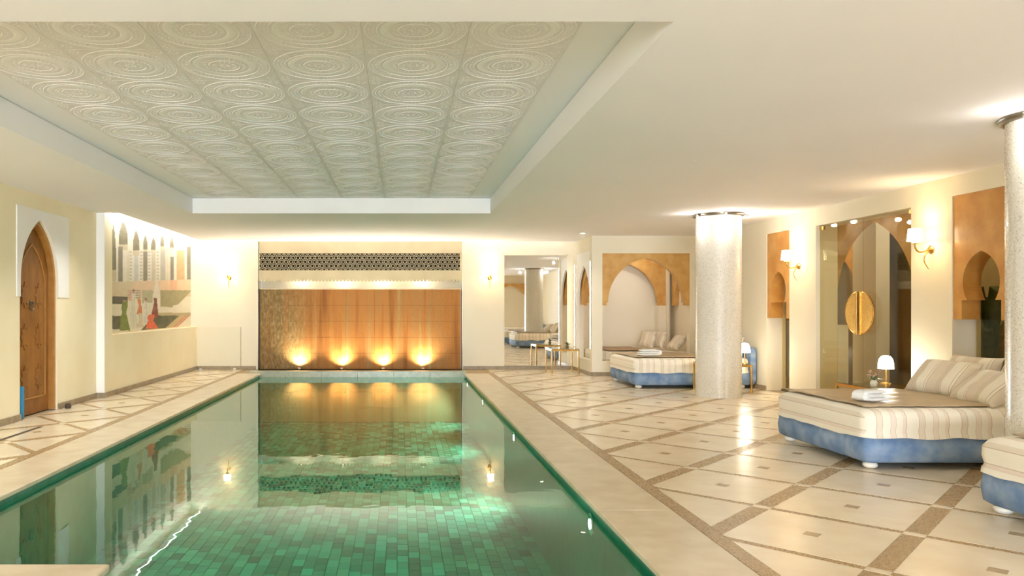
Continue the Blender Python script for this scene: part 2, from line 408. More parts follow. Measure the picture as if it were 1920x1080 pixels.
# ---- pool coping
coping = struct(empty('pool_coping'), 'pale travertine coping slabs around the pool')
def slab_run(x0, x1, y0, y1, step, along):
    a = y0 if along == 'Y' else x0; e = y1 if along == 'Y' else x1
    while a < e - 0.01:
        b = min(a + step, e)
        if along == 'Y': MB().box(x0, x1, a, b - 0.002, -0.035, 0.001).build('coping_slab', 'coping', coping, bevel=0.008)
        else: MB().box(a, b - 0.002, y0, y1, -0.035, 0.001).build('coping_slab', 'coping', coping, bevel=0.008)
        a = b
slab_run(PX1 - 0.03, 1.75, 0.8, PY1, 1.98, 'Y'); slab_run(-3.21, PX0 + 0.03, 0.8, PY1, 1.98, 'Y')
slab_run(PX0 + 0.03, PX1 - 0.03, 0.8, PY0 + 0.03, 1.3, 'X')
# stone platform reaching into the near left corner of the pool
plat = struct(empty('pool_platform'), 'pale stone platform at the near left corner of the pool')
MB().box(PX0 + 0.03, -1.47, PY0 + 0.032, 3.76, -0.04, 0.001).build('platform_top', 'coping', plat, bevel=0.01)
MB().box(PX0 + 0.01, -1.50, PY0 + 0.01, 3.73, PDEPTH, -0.04).build('platform_body', 'pool_tile', plat)

# ---- pool basin
basin = struct(empty('pool_basin'), 'green tiled pool basin under clear water')
MB().box(PX0, PX1, PY0, PY1, PDEPTH - 0.06, PDEPTH - 0.004).build('basin_floor', 'pool_grout', basin)
MB().box(PX0 - 0.02, PX0 + 0.004, PY0, PY1, PDEPTH, -0.036).build('basin_wall', 'pool_wall', basin)
MB().box(PX1 - 0.004, PX1 + 0.02, PY0, PY1, PDEPTH, -0.036).build('basin_wall', 'pool_wall', basin)
MB().box(PX0, PX1, PY0 - 0.02, PY0 + 0.004, PDEPTH, -0.036).build('basin_wall', 'pool_wall', basin)
TW, TL = 0.102, 0.16
def tile_shape(mb, x, y, w_, l_, z):
    b = 0.004
    mb.add([(x + .002, y + .002, PDEPTH - .004), (x + w_ - .002, y + .002, PDEPTH - .004), (x + w_ - .002, y + l_ - .002, PDEPTH - .004), (x + .002, y + l_ - .002, PDEPTH - .004),
            (x + b, y + b, z), (x + w_ - b, y + b, z), (x + w_ - b, y + l_ - b, z), (x + b, y + l_ - b, z)],
           [(4, 5, 6, 7), (0, 1, 5, 4), (1, 2, 6, 5), (2, 3, 7, 6), (3, 0, 4, 7)])
one = MB(); tile_shape(one, 0, 0, TW, TL, PDEPTH + 0.002); one_me = one.mesh('pool_tile', 'pool_tile')
rest = MB(); spots = []
for c in range(40):
    x = PX0 + c * TW; off = (c * 0.37) % 1.0
    k = math.ceil(PY0 / TL + off)
    while (k + 1 - off) * TL <= PY1:
        spots.append((x, (k - off) * TL)); k += 1
near = sorted([s for s in spots if s[1] > 6.15 and s[0] > -2.35], key=lambda s: s[1] + abs(s[0]) * 0.05)[:296]
ns = set(near)
for s in near: put('pool_tile', one_me, basin, (s[0], s[1], random.uniform(-0.001, 0.001)))
for s in spots:
    if s not in ns: tile_shape(rest, s[0], s[1], TW, TL, PDEPTH + 0.002)
tag(rest.build('far_pool_tiles', 'pool_tile', basin), kind='stuff')
tag(MB().add([(PX0, PY0, WATER), (PX1, PY0, WATER), (PX1, PY1, WATER), (PX0, PY1, WATER)], [(0, 1, 2, 3)]).build('pool_water', 'water'),
    'still clear green water filling the long indoor pool', 'water', kind='stuff')

# ---- ceiling
m = MB()
m.box(1.31, 6.05, YR, 15.3, H, H + .22); m.box(3.65, 6.05, 15.3, 16.0, H, H + .22)
m.box(-4.05, -3.01, YR, 15.3, H, H + .22); m.box(-4.7, -4.05, YR, 10.7, H, H + .22)
m.box(-3.01, 1.31, YR, 3.55, H, H + .22); m.box(-3.01, 1.31, 10.76, 15.3, H, H + .22)
m.box(-4.7, 6.05, YR, 16.2, H + .225, H + .32)
ceiling = struct(m.build('ceiling', 'ceiling_paint'), 'low cream plaster ceiling with a long recess over the pool')
MB().box(-3.01, 1.31, 10.755, 10.762, H + 0.001, H + .219).build('recess_fascia', 'white_paint', ceiling)
# the patterned panel: square lace-like tiles
T = 0.62; CX0 = -0.84 - 3 * T
base_mb = MB()
base_mb.add([(-.3098, -.3098, .003), (.3098, -.3098, .003), (.3098, .3098, .003), (-.3098, .3098, .003), (-.3075, -.3075, 0), (.3075, -.3075, 0), (.3075, .3075, 0), (-.3075, .3075, 0)],
            [(4, 5, 6, 7), (0, 1, 5, 4), (1, 2, 6, 5), (2, 3, 7, 6), (3, 0, 4, 7), (0, 1, 2, 3)])
tile_me = base_mb.mesh('ceiling_tile', 'ceil_tile_base')
md = MB(); dz = -0.003
def ring(r0, r1, n=40):
    vs = []
    for k in range(n):
        a = 2 * math.pi * k / n; ca, sa = math.cos(a), math.sin(a)
        vs += [(r0 * ca, r0 * sa, 0.001), ((r0 * .7 + r1 * .3) * ca, (r0 * .7 + r1 * .3) * sa, dz), ((r0 * .3 + r1 * .7) * ca, (r0 * .3 + r1 * .7) * sa, dz), (r1 * ca, r1 * sa, 0.001)]
    md.add(vs, [(4 * k + i, 4 * k + i + 1, 4 * ((k + 1) % n) + i + 1, 4 * ((k + 1) % n) + i) for k in range(n) for i in range(3)])
def lobes(r, size, n, ln=1.0, a_off=0.0):
    for k in range(n):
        a = 2 * math.pi * k / n + a_off; ca, sa = math.cos(a), math.sin(a)
        p = [(r - size * ln, 0), (r, -size * .6), (r + size * ln, 0), (r, size * .6)]
        q = [(x * ca - y * sa, x * sa + y * ca, 0.001) for x, y in p]
        md.add(q + [(r * ca, r * sa, dz)], [(0, 1, 4), (1, 2, 4), (2, 3, 4), (3, 0, 4)])
ring(.288, .299); lobes(.272, .011, 60); lobes(.246, .015, 48); ring(.218, .230); ring(.150, .210); lobes(.128, .016, 28, 1.1); ring(.092, .106); lobes(.068, .018, 14, 1.1); lobes(.028, .018, 8)
for sx in (-1, 1):
    for sy in (-1, 1):
        for k in range(6):
            a = k * math.pi / 3; cx, cy = sx * .258 + .026 * math.cos(a), sy * .258 + .026 * math.sin(a)
            md.add([(cx - .012, cy, .001), (cx, cy - .012, .001), (cx + .012, cy, .001), (cx, cy + .012, .001), (cx, cy, dz)], [(0, 1, 4), (1, 2, 4), (2, 3, 4), (3, 0, 4)])
med_me = md.mesh('medallion', 'ceil_tile_relief')
for r in range(12):
    for c in range(6):
        y = 10.76 - T * (r + .5)
        if y - T / 2 < 3.5: continue
        t = put('ceiling_tile', tile_me, ceiling, (CX0 + T * (c + .5), y, H + .219)); put('medallion', med_me, t)

# ---- left wall
dY0, dY1, dSp, dAp = 8.54, 9.48, 1.62, 2.37
ap = arch_pts((dY0 + dY1) / 2, (dY1 - dY0) / 2, dSp, dAp)
poly = [(YR, 0), (dY0, 0)] + ap + [(dY1, 0), (10.7, 0), (10.7, H), (YR, H)]
m = MB().prism(poly, 'YZ', XL, XL - .16); m.box(XL - .3, XL - .16, YR, 8.2, 0, H).box(XL - .3, XL - .16, 9.8, 10.7, 0, H).box(XL - .4, XL - .3, YR, 10.7, 0, H)
wall_left = struct(m.build('wall_left', 'plaster_left'), 'cream plastered wall to the left of the pool')
m = MB().box(XM - .3, XM, 10.7, YB, 0, .90).box(XM - .3, XM, 10.7, 11.0, .90, H + .22).box(XM - .3, XM - .14, 11.0, YB, .90, H + .22)
struct(m.build('wall_mural', 'plaster_left'), 'cream plastered wall below and around the mural')
struct(MB().box(XM - .0, XM + .006, 10.7 - .002, 10.72, 0, H).box(XL, XM, 10.694, 10.7, 0, H).build('trim_1', 'white_paint'), 'white upright edge beside the mural')
# white arch surround
pol = arch_plate(8.46, 9.79, 1.43, 2.48, 9.01, .47, dSp, dAp)
struct(MB().prism(pol, 'YZ', XL, XL + .012).build('trim_2', 'white_paint'), 'white pointed arch surround over the carved wooden door')
# wooden door
door = struct(empty('door_1', (XL - .10, 9.01, 0)), 'carved brown wooden door in a pointed arch')
leaf = [(-.47, 0.01)] + arch_pts(0, .47, dSp, dAp) + [(.47, 0.01)]
MB().prism(leaf, 'YZ', -.045, 0).build('door_leaf', 'door_wood', door)
jam = [(-.468, 0.01)] + arch_pts(0, .468, dSp, dAp - .002) + [(.468, 0.01)]; inn = [(.43, 0.01)] + list(reversed(arch_pts(0, .43, dSp, dAp - .06))) + [(-.43, 0.01)]
MB().prism(jam + inn, 'YZ', -.0, .075).build('door_frame', 'door_trim', door)
o1 = arch_pts(0, .34, 1.50, 2.08); o2 = arch_pts(0, .325, 1.50, 2.055)
MB().prism([(-.34, .2)] + o1 + [(.34, .2), (.325, .2)] + list(reversed(o2)) + [(-.325, .2)], 'YZ', 0, .012).build('panel_moulding', 'door_trim', door)
MB().box(0, .012, -.325, .325, .2, .215).build('panel_moulding', 'door_trim', door)
for k in range(2):
    for zz in (.45, .95, 1.45):
        yy = (-.17, .17)[k]
        st = []
        for q in range(16):
            rr = .10 if q % 2 == 0 else .06; a = q * math.pi / 8; st.append((yy + rr * math.cos(a), zz + rr * 1.6 * math.sin(a)))
        MB().prism(st, 'YZ', 0, .008).build('carved_star', 'door_wood', door)
kn = MB().lathe([(.035, 0), (.035, .008), (.012, .012), (.012, .03), (.022, .04), (.0, .05)], 14, (0, 0, 0), 'X').build('knocker', 'dark_metal', door, (0, -.02, 1.36), smooth=True)
MB().tube([(.02, .045 * math.sin(a), -.05 + .045 * math.cos(a)) for a in [i * math.pi / 10 for i in range(21)]], .006).build('knocker_ring', 'dark_metal', kn)
# ---- back wall
m = MB().box(-4.7, -2.985, YB, YB + .3, 0, H + .22).box(1.31, AX0, YB, YB + .3, 0, H + .22)
wall_back = struct(m.build('wall_back', 'plaster'), 'cream end wall on both sides of the copper water wall')
struct(MB().box(1.312, 1.60, YB - .035, YB, 0, H + .1).build('trim_3', 'plaster'), 'shallow pilaster at the right of the copper water wall')
struct(MB().box(-3.03, -2.985, YB - .012, YB + .06, 0, H + .1).build('trim_4', 'plaster'), 'narrow edge strip at the left of the copper water wall')
m = MB().box(-2.985, 1.31, 16.06, 16.2, 0, H + .22)
struct(m.build('wall_cavity', 'plaster_left'), 'stone wall glowing behind the scalloped fascia')
# ---- fascia with pierced grille and scalloped edge
GX0, GX1, GZ0, GZ1 = -2.96, 1.265, 2.09, 2.445
sc = [(-2.985, GZ0)]; n = 58; step = (1.31 + 2.985) / n
for k in range(n):
    x0 = -2.985 + k * step
    for q in range(5):
        a = math.pi * q / 4; sc.append((x0 + step / 2 - step / 2 * math.cos(a), 1.90 - .05 * math.sin(a)))
sc.append((1.31, GZ0))
fas = struct(empty('trim_5', (0, YB, 0)), 'beige fascia with a pierced grille above the copper water wall')
MB().prism(sc, 'XZ', .03, .06).build('scalloped_edge', 'fascia_tan', fas)
MB().box(-2.985, 1.31, .03, .06, GZ1, H + .1).box(-2.985, GX0, .03, .06, GZ0, GZ1).box(GX1, 1.31, .03, .06, GZ0, GZ1).build('fascia_board', 'fascia_tan', fas)
gm = MB(); GS = .100; bw = .0155
def bar(p, d, wd):
    """one lattice bar clipped to the grille opening"""
    dx, dy = d; nx, ny = -dy, dx; Lg = 6
    q = [(p[0] + dx * s * Lg + nx * t * wd, p[1] + dy * s * Lg + ny * t * wd) for s, t in ((-1, -1), (1, -1), (1, 1), (-1, 1))]
    q = clip(q, GX0, GX1, GZ0, GZ1)
    if len(q) >= 3: gm.prism(q, 'XZ', .038, .054)
zc = (GZ0 + GZ1) / 2
for k in range(-2, 2): bar((0, zc + (k + .5) * GS * .866), (1, 0), bw)
for k in range(-30, 32):
    for sg in (1, -1): bar((-.85 + k * GS, zc), (.5, sg * .866), bw)
tag(gm.build('grille_lattice', 'fascia_tan', fas), kind='stuff')
MB().box(-2.98, 1.305, .2, .22, 2.0, H + .1).build('cavity_shade', 'dark_cavity', fas)  # near-black sheet stands in for the shade inside the cavity
# ---- copper water wall
cw = struct(empty('water_wall'), 'streaked copper water wall lit from below')
cols, rows = 7, 5; x0, x1 = -2.96, 1.285; z1 = 1.69
for r in range(rows):
    for c in range(cols):
        xa = x0 + (x1 - x0) * c / cols; xb = x0 + (x1 - x0) * (c + 1) / cols; za = z1 * r / rows; zb = z1 * (r + 1) / rows
        MB().box(xa + .0012, xb - .0012, 15.66, 15.68, za + .0015, zb - .0015).build('copper_panel', 'copper_sheet', cw)
MB().box(x0, x1, 15.68, 15.70, 0, z1).build('backing', 'dark_cavity', cw)
MB().box(x0, x1, 15.645, 16.05, z1, z1 + .018).build('weir_lip', 'coping', cw, bevel=.006)
ledge = struct(empty('pool_ledge'), 'grey green stone ledge at the foot of the water wall')
for k in range(6):
    a = -2.985 + k * (4.295 / 6); MB().box(a, a + 4.295 / 6 - .001, PY1 - .006, PY1 + .22, -.3, .045).build('ledge_block', 'ledge_stone', ledge, bevel=.004)
MB().box(-2.985, 1.31, PY1 + .22, 15.66, -.02, -.005).build('trough_floor', 'ledge_stone', ledge)
# ---- alcove: front wall, side return, back and side walls, all with cut openings
m = MB().box(AX0, AX1, AY, AY + .15, 0, .285).box(AX0, AX1, AY, AY + .15, 2.335, H).box(AX0, 3.85, AY, AY + .15, .285, 2.335).box(5.51, AX1, AY, AY + .15, .285, 2.335)
m.box(AX0, 3.80, AY + .15, YB, 0, .285).box(AX0, 3.80, AY + .15, YB, 2.40, H).box(AX0, 3.80, 15.33, YB, .285, 2.40)
m.box(AX0, 6.05, 15.75, 15.9, 0, H).box(AX0, 3.8, YB, 15.75, 0, H)
struct(m.build('wall_alcove', 'plaster'), 'cream walls of the arched lounging alcove')
struct(MB().box(3.80, AX1, AY + .15, 15.75, 0, .285).build('alcove_platform', 'plaster'), 'raised platform inside the arched alcove')
pol = arch_plate(3.85, 5.51, 1.345, 2.335, 4.68, .72, 1.40, 2.24, foot=.745)
struct(MB().prism(pol, 'XZ', AY + .01, AY + .13).build('trim_6', 'ochre_pale'), 'ochre arch in the front of the alcove')
pol = arch_plate(3.80, 5.56, 1.345, 2.5, 4.66, .72, 1.40, 2.24, foot=.745)
struct(MB().prism(pol, 'XZ', 15.5, 15.6).build('trim_7', 'ochre_pale'), 'inner ochre arch at the back of the alcove')
struct(MB().box(5.40, 5.56, 15.5, 15.75, .285, 1.345).box(5.56, 5.62, 15.45, 15.75, .285, H).build('trim_8', 'plaster'), 'slim cream pillar at the back of the alcove')
pol = arch_plate(14.26, 15.45, 1.345, 2.45, 14.86, .42, 1.40, 2.15, foot=.44)
struct(MB().prism(pol, 'YZ', 5.66, 5.75).build('trim_9', 'ochre_pale'), 'ochre arch on the right wall of the alcove')
pol = arch_plate(14.25, 15.33, .285, 2.40, 14.79, .50, 1.36, 2.14)
struct(MB().prism(pol, 'YZ', AX0 + .01, AX0 + .05).build('trim_10', 'white_paint'), 'white pointed arch plate in the alcove side opening')
pol = arch_plate(14.26, 15.33, 1.36, 2.40, 14.79, .40, 1.45, 1.95, foot=.43)
struct(MB().prism(pol, 'YZ', AX0 + .08, AX0 + .14).build('trim_11', 'ochre_pale'), 'small ochre arch inside the alcove side opening')
# ---- right wall: a comb of openings standing on the floor
O1, OD, O2 = (10.95, 11.63, 2.45), (8.34, 10.25, 2.43), (6.99, 7.72, 2.46)
poly = [(YR, 0)]
for a, b, z in (O2, OD, O1): poly += [(a, 0), (a, z), (b, z), (b, 0)]
poly += [(15.9, 0), (15.9, H), (YR, H)]
struct(MB().prism(poly, 'YZ', XR, XR + .30).build('wall_right', 'plaster'), 'cream wall on the right with ochre arched openings and a glass door')
def horseshoe(nm, a, b, zb, zt, hw, zs, za, foot, label):
    pol = arch_plate(a, b, zb, zt, (a + b) / 2, hw, zs, za, foot=foot, a0=-.62, n=18)
    o = struct(MB().prism(pol, 'YZ', XR + .012, XR + .20).build(nm, 'ochre'), label); return o
horseshoe('trim_12', O2[0], O2[1], 1.18, O2[2], .235, 1.56, 1.865, .25, 'ochre horseshoe arch panel beside the nearer column')
horseshoe('trim_13', O1[0], O1[1], 1.14, O1[2], .215, 1.56, 1.85, .23, 'narrow ochre horseshoe arch panel beyond the glass door')
for i, (a, b, z) in enumerate((O2, O1)):
    wn = struct(empty('window_%d' % (i + 1), (XR + .25, (a + b) / 2, 0)), ('tall fixed pane behind the nearer ochre panel', 'tall fixed pane behind the farther ochre panel')[i])
    MB().box(-.004, .004, a - (a + b) / 2, b - (a + b) / 2, .03, z).build('pane', 'bronze_glass', wn)
    MB().box(-.02, .02, a - (a + b) / 2, b - (a + b) / 2, 0, .03).build('sill_rail', 'dark_metal', wn)
# ---- corridor behind the right wall
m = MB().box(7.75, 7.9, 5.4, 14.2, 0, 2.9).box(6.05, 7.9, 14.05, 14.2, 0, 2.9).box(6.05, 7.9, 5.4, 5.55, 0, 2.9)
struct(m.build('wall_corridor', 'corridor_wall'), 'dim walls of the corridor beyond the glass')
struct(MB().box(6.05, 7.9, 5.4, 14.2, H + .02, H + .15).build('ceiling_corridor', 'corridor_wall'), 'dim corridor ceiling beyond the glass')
pol = arch_plate(8.10, 11.2, 1.06, H, 9.62, .92, 1.30, 2.44, foot=.98)
struct(MB().prism(pol, 'YZ', 6.055, 6.20).build('trim_14', 'ochre_pale'), 'large ochre arch just behind the glass door')
struct(MB().box(6.055, 6.20, 10.25, 11.2, 0, 1.06).build('trim_15', 'white_paint'), 'white pier under the large arch behind the glass door')
struct(MB().box(6.055, 6.20, 8.10, 8.70, 0, 1.06).build('trim_16', 'white_paint'), 'white nearer pier under the large arch behind the glass door')
pol = arch_plate(11.4, 14.0, 1.06, H, 12.6, .80, 1.30, 2.25, foot=.84)
struct(MB().prism(pol, 'YZ', 7.3, 7.5).build('trim_17', 'ochre'), 'second ochre arch deep in the corridor')
struct(MB().box(7.3, 7.5, 13.3, 14.0, 0, 1.06).box(7.3, 7.5, 11.4, 11.9, 0, 1.06).build('trim_18', 'white_paint'), 'white piers under the second corridor arch')
struct(MB().box(6.9, 7.1, 10.75, 11.3, 0, H).build('trim_19', 'white_paint'), 'square white pillar in the corridor')
# ---- rear wall behind the camera; its wide window is added for the fill light
m = MB().box(-4.7, 6.05, YR - .2, YR, 0, .05).box(-4.7, 6.05, YR - .2, YR, 1.9, H + .22).box(-4.7, -3.5, YR - .2, YR, .05, 1.9).box(2.3, 6.05, YR - .2, YR, .05, 1.9)
struct(m.build('wall_rear', 'plaster'), 'cream rear wall with an opening for the added fill window')
wn = struct(empty('window_3', (-.6, YR - .1, .05)), 'added unseen window in the rear wall, made for the fill light')
for k in range(4):
    MB().box(-2.9 + k * 1.45, -2.9 + k * 1.45 + 1.45, -.005, .005, 0, 1.85).build('pane', 'clear_glass', wn)
for k in range(5):
    MB().box(-2.9 + k * 1.45 - (.03 if k else 0), -2.9 + k * 1.45 + (.03 if k < 4 else 0), -.03, .03, 0, 1.85).build('mullion', 'white_paint', wn)
# cross wall with an arched niche behind the camera (seen only in the mirror)
pol = arch_plate(3.85, 5.60, 1.345, 2.335, 4.72, .72, 1.40, 2.24, foot=.745)
struct(MB().box(3.70, XR, -.85, -.65, 0, H).build('wall_cross', 'plaster'), 'cream cross wall behind the camera')
struct(MB().prism(pol, 'XZ', -.65, -.55).build('trim_20', 'ochre_pale'), 'ochre arch on the cross wall behind the camera')
# ---- baseboards
BH = .075
def baseboard(name, boxes):
    m = MB()
    for b in boxes: m.box(*b, 0, BH)
    struct(m.build(name, 'base_stone', bevel=.004), 'brown stone baseboard')
baseboard('baseboard_left', [(XL, XL + .02, YR, dY0 - .0), (XL, XL + .02, dY1, 10.69), (XL + .0, XM + .02, 10.67, 10.69), (XM, XM + .02, 10.72, YB)])
baseboard('baseboard_back', [(XM + .02, -3.03, YB - .02, YB), (1.60, 2.17, YB - .02, YB), (1.33, 1.6, YB - .055, YB - .036), (2.17, AX0, YB - .02, YB)])
baseboard('baseboard_alcove', [(AX0 - .02, AX0, AY - .02, YB - .02), (AX0, AX1 - .02, AY - .02, AY)])
baseboard('baseboard_right', [(XR - .02, XR, YR, O2[0]), (XR - .02, XR, O2[1], OD[0]), (XR - .02, XR, OD[1], O1[0]), (XR - .02, XR, O1[1], AY)])

# ---- glass double door with half-disc pulls
dr = struct(empty('door_2', (XR + .06, 9.295, 0)), 'double glass door with gold half disc pulls')
hwid = (OD[1] - OD[0]) / 2
for s in (-1, 1):
    a, b = sorted((s * .004, s * (hwid - .006)))
    leafo = MB().box(-.006, .006, a, b, .02, OD[2] - .01).build('glass_leaf', 'bronze_glass', dr)
    pull = MB()
    arc = [(s * .03, -.26)] + [(s * (.03 + .25 * math.sin(R(q))), -.26 * math.cos(R(q))) for q in range(10, 171, 10)] + [(s * .03, .26)]
    pull.prism(arc, 'YZ', -.060, -.045)
    po = pull.build('door_pull', 'gold', leafo, (0, 0, 1.235), bevel=.004)
    MB().tube([(-.052, s * .03, -.275), (-.052, s * .03, .275)], .016, 10).build('pull_bar', 'brass', po) if False else None
    MB().box(-.072, -.036, min(s * .02, s * .045), max(s * .02, s * .045), -.275, .275).build('pull_bar', 'brass', leafo, (0, 0, 1.235), bevel=.004)
    MB().tube([(-.052, y, z) for y, z in arc], .011, 8).build('pull_rim', 'brass', leafo, (0, 0, 1.235), smooth=True)
    for zz in (-.16, .16):
        MB().tube([(-.046, s * .09, zz), (-.005, s * .09, zz)], .012, 8).build('standoff', 'brass', leafo, (0, 0, 1.235))
    MB().box(-.015, .015, min(s * (hwid - .10), s * (hwid - .01)), max(s * (hwid - .10), s * (hwid - .01)), OD[2] - .06, OD[2] - .012).build('patch_fitting', 'brass', leafo)

# ================================================================== MURAL (flat print on a panel)
def paint(sx, sy):
    """colour of the printed scene: arcaded hall above, courtyard with robed figures and a dark carpet below"""
    WHT, GRY, OLV = (0.66, 0.62, 0.52), (0.22, 0.20, 0.145), (0.19, 0.17, 0.10)
    c = (0.70, 0.65, 0.52)
    nz = noise.noise(Vector((sx * .03, sy * .03, 0))) * .06
    arch_y = 575 - (sx - 130) * .03
    if sy < arch_y:
        c = WHT
        for cx, wd, top, bot in ((135, 20, 130, 570), (212, 34, 105, 330), (312, 26, 175, 370), (384, 18, 215, 350), (447, 18, 230, 350), (516, 15, 215, 320), (590, 14, 225, 330)):
            if top < sy < bot:
                t = (sy - top) / (bot - top)
                if abs(sx - cx) < wd * min(1, (t * 2.2) ** .6): c = OLV if t < .8 else (.52, .45, .3)
        for a, b, t, cc in ((172, 205, 300, GRY), (240, 262, 330, (.62, .56, .42)), (296, 330, 370, (.48, .50, .46)), (365, 402, 340, GRY), (432, 462, 340, (.5, .46, .36)), (500, 540, 320, (.42, .40, .33)), (578, 606, 380, GRY), (628, 690, 330, (.55, .36, .18)), (706, 762, 300, GRY)):
            if a < sx < b and sy > t: c = cc
        for cx in (268, 352, 415, 480):                          # beaded shafts
            if abs(sx - cx) < 9 and sy > 330: c = WHT if int(sy / 13) % 2 else (.46, .44, .36)
        if 545 < sx < 572 and sy > 230 and int(sx / 7) % 2: c = (.58, .50, .36)
    else:
        if sy < 690: c = (.60, .51, .35) if sx < 280 else (.66, .50, .34)
        if sx > 500 and sy < 640: c = (.68, .40, .24) if sx < 630 and sx > 575 else (.70, .50, .32)
        if sx > 500 and 640 < sy < 770 - (sx - 500) * .12 * (1 if sx > 600 else -.2) and sy < 1010 - (sx - 380): c = (.34, .30, .15)
        if sx > 360 and sx < 440 and sy > 640 and sy < 740: c = (.42, .40, .24)
        if sx < 245 and 690 < sy < 748: c = (.11, .10, .07)
        if 245 < sx < 350 and 640 < sy < 710 and int(sy / 9) % 2: c = (.28, .28, .26)
        # carpet
        l = 370 + (930 - sy) * .9; r_ = 745 - (sy - 830) * 1.15
        if sy > 815 and l < sx < r_:
            c = (.10, .10, .045)
            if sx > r_ - 85: c = (.50, .38, .18)
            if sx > r_ - 45: c = (.52, .16, .08) if int((sx + sy) / 11) % 2 else (.55, .42, .24)
            if sy < 838: c = (.44, .36, .2)
        if sx < 200 and 840 < sy < 945: c = (.13, .12, .07)
        # robed figures: (centre, hem half width, top, bottom, colour)
        for cx, wd, tp, bt, cc in ((262, 16, 640, 720, (.62, .36, .26)), (222, 42, 720, 955, (.20, .24, .05)), (292, 30, 650, 940, (.62, .58, .46)), (338, 24, 705, 830, (.62, .22, .10)), (345, 30, 820, 930, (.58, .50, .36)),
                                   (388, 20, 715, 900, (.60, .58, .50)), (458, 28, 650, 855, (.24, .07, .04)), (430, 48, 830, 940, (.72, .14, .06))):
            if tp < sy < bt:
                t = (sy - tp) / (bt - tp)
                wv = (.45 + .1 * math.sin(t * 9)) if t < .45 else (.42 + .58 * ((t - .45) / .55) ** .7)
                if abs(sx - cx - 5 * math.sin(t * 5 + cx)) < wd * wv:
                    k_ = 1.0 + .28 * math.sin((sx - cx) * .55 + t * 6); c = tuple(v * k_ for v in cc)
            if (sx - cx) ** 2 + (sy - tp) ** 2 * .6 < 130 and bt - tp > 150: c = (.42, .24, .15) if sy > tp - 6 else (.12, .08, .05)
        if 440 < sx < 500 and 560 < sy < 700 and abs(sx - 470) < (sy - 540) * .2: c = (.66, .62, .52)
    return tuple(max(0.0, v + nz * .6) for v in c)
MX = XM - .13; MY0, MY1, MZ0, MZ1 = 11.02, YB - .02, .92, H + .12
NU, NV = 170, 190
mv = [(0, (MY1 - MY0) * (i / NU), (MZ1 - MZ0) * (j / NV)) for j in range(NV + 1) for i in range(NU + 1)]
mf = [(j * (NU + 1) + i, j * (NU + 1) + i + 1, (j + 1) * (NU + 1) + i + 1, (j + 1) * (NU + 1) + i) for j in range(NV) for i in range(NU)]
me = bpy.data.meshes.new('mural_print'); me.from_pydata(mv, [], mf)
at = me.color_attributes.new('print', 'FLOAT_COLOR', 'POINT')
buf = []
for (x, y, z) in mv:
    Y = y + MY0; Z = z + MZ0
    px = 750 + MX * 1390 / Y; py = 577 - (Z - 1.3) * 1390 / Y
    buf += list(paint((px - 180) * 4.155, (py - 390) * 4.155)) + [1.0]
at.data.foreach_set('color', buf)
mm, nt, b = nodes_of('mural_print'); an = N(nt, 'ShaderNodeAttribute', attribute_name='print'); nt.links.new(an.outputs['Color'], b.inputs['Base Color']); b.inputs['Roughness'].default_value = .6
me.materials.append(mm)
mu = tag(empty('mural', (MX, MY0, MZ0)), 'large printed mural of robed figures before a white arcade, set in the left wall', 'mural')
put('print', me, mu, (.002, 0, 0))
MB().box(-.008, .001, 0, MY1 - MY0, 0, MZ1 - MZ0).build('panel', 'white_paint', mu)

# ================================================================== COLUMNS
def column(x, y, label, n_spots=3, first=[None]):
    r = empty('column', (x, y, 0)); tag(r, label, 'column', 'mosaic columns')
    MB().lathe([(.318, 0), (.318, .02), (.315, .03), (.315, H - .035)], 64).build('shaft', 'column_mosaic', r, smooth=True)
    cap = MB().lathe([(.315, H - .04), (.345, H - .035), (.36, H - .02), (.36, H - .003), (.30, H - .002)], 64).build('capital_ring', 'dark_metal', r, smooth=True, angle=60)
    for k, a in enumerate((200, 262, 330, 30)):
        ca, sa = math.cos(R(a)), math.sin(R(a))
        MB().lathe([(.0, H - .052), (.018, H - .052), (.022, H - .045), (.022, H - .02)], 12, (ca * .385, sa * .385, 0)).build('spot', 'chrome', cap, smooth=True)
        light('column_spot_light', 'SPOT', (x + ca * .40, y + sa * .40, H - .07), 5, SOFT, .02, aim=(ca * .05, sa * .05, -1), spot=110, blend=.8)
        light('column_glow', 'POINT', (x + ca * .48, y + sa * .48, H - .13), 2.3, SOFT, .03)
    return r
column(4.68, 10.9, 'round pale mosaic column standing between the two blue daybeds')
column(4.68, 5.24, 'round pale mosaic column cut off by the right edge of the picture')

# ================================================================== SCONCES
def sconce(loc, rz, label, power=2.2):
    """wall sconce; local -Y points away from the wall"""
    r = tag(empty('wall_sconce', loc, rz), label, 'wall lamp', 'brass wall sconces')
    MB().lathe([(.0, 0), (.045, 0), (.045, -.012), (.028, -.022), (.02, -.035), (.0, -.036)], 20, (0, 0, 0), 'Y').build('backplate', 'brass', r, smooth=True)
    pts = []
    for k in range(15):
        t = k / 14; pts.append((0, -.03 - .15 * math.sin(t * math.pi / 2), -.055 * math.sin(t * math.pi) + .06 * t))
    MB().tube(pts, .009, 10).build('arm', 'brass', r, smooth=True)
    tail = [(0, -.03 - .05 * math.sin(k / 10 * math.pi), -.01 - .20 * k / 10) for k in range(11)]
    MB().tube(tail, [.010 - .0006 * k for k in range(11)], 10).build('tail', 'brass', r, smooth=True)
    MB().lathe([(.0, .055), (.03, .058), (.034, .068), (.014, .08), (.012, .10), (.0, .10)], 18, (0, -.18, 0)).build('cup', 'brass', r, smooth=True)
    MB().lathe([(.075, .09), (.062, .225), (.060, .225), (.073, .09)], 28, (0, -.18, 0)).build('shade', 'shade', r, smooth=True) 
    M = Matrix.Rotation(rz, 4, 'Z')
    p = M @ Vector((0, -.18, .165)); light('sconce_light', 'POINT', (loc[0] + p.x, loc[1] + p.y, loc[2] + .165), power, WARM, .03)
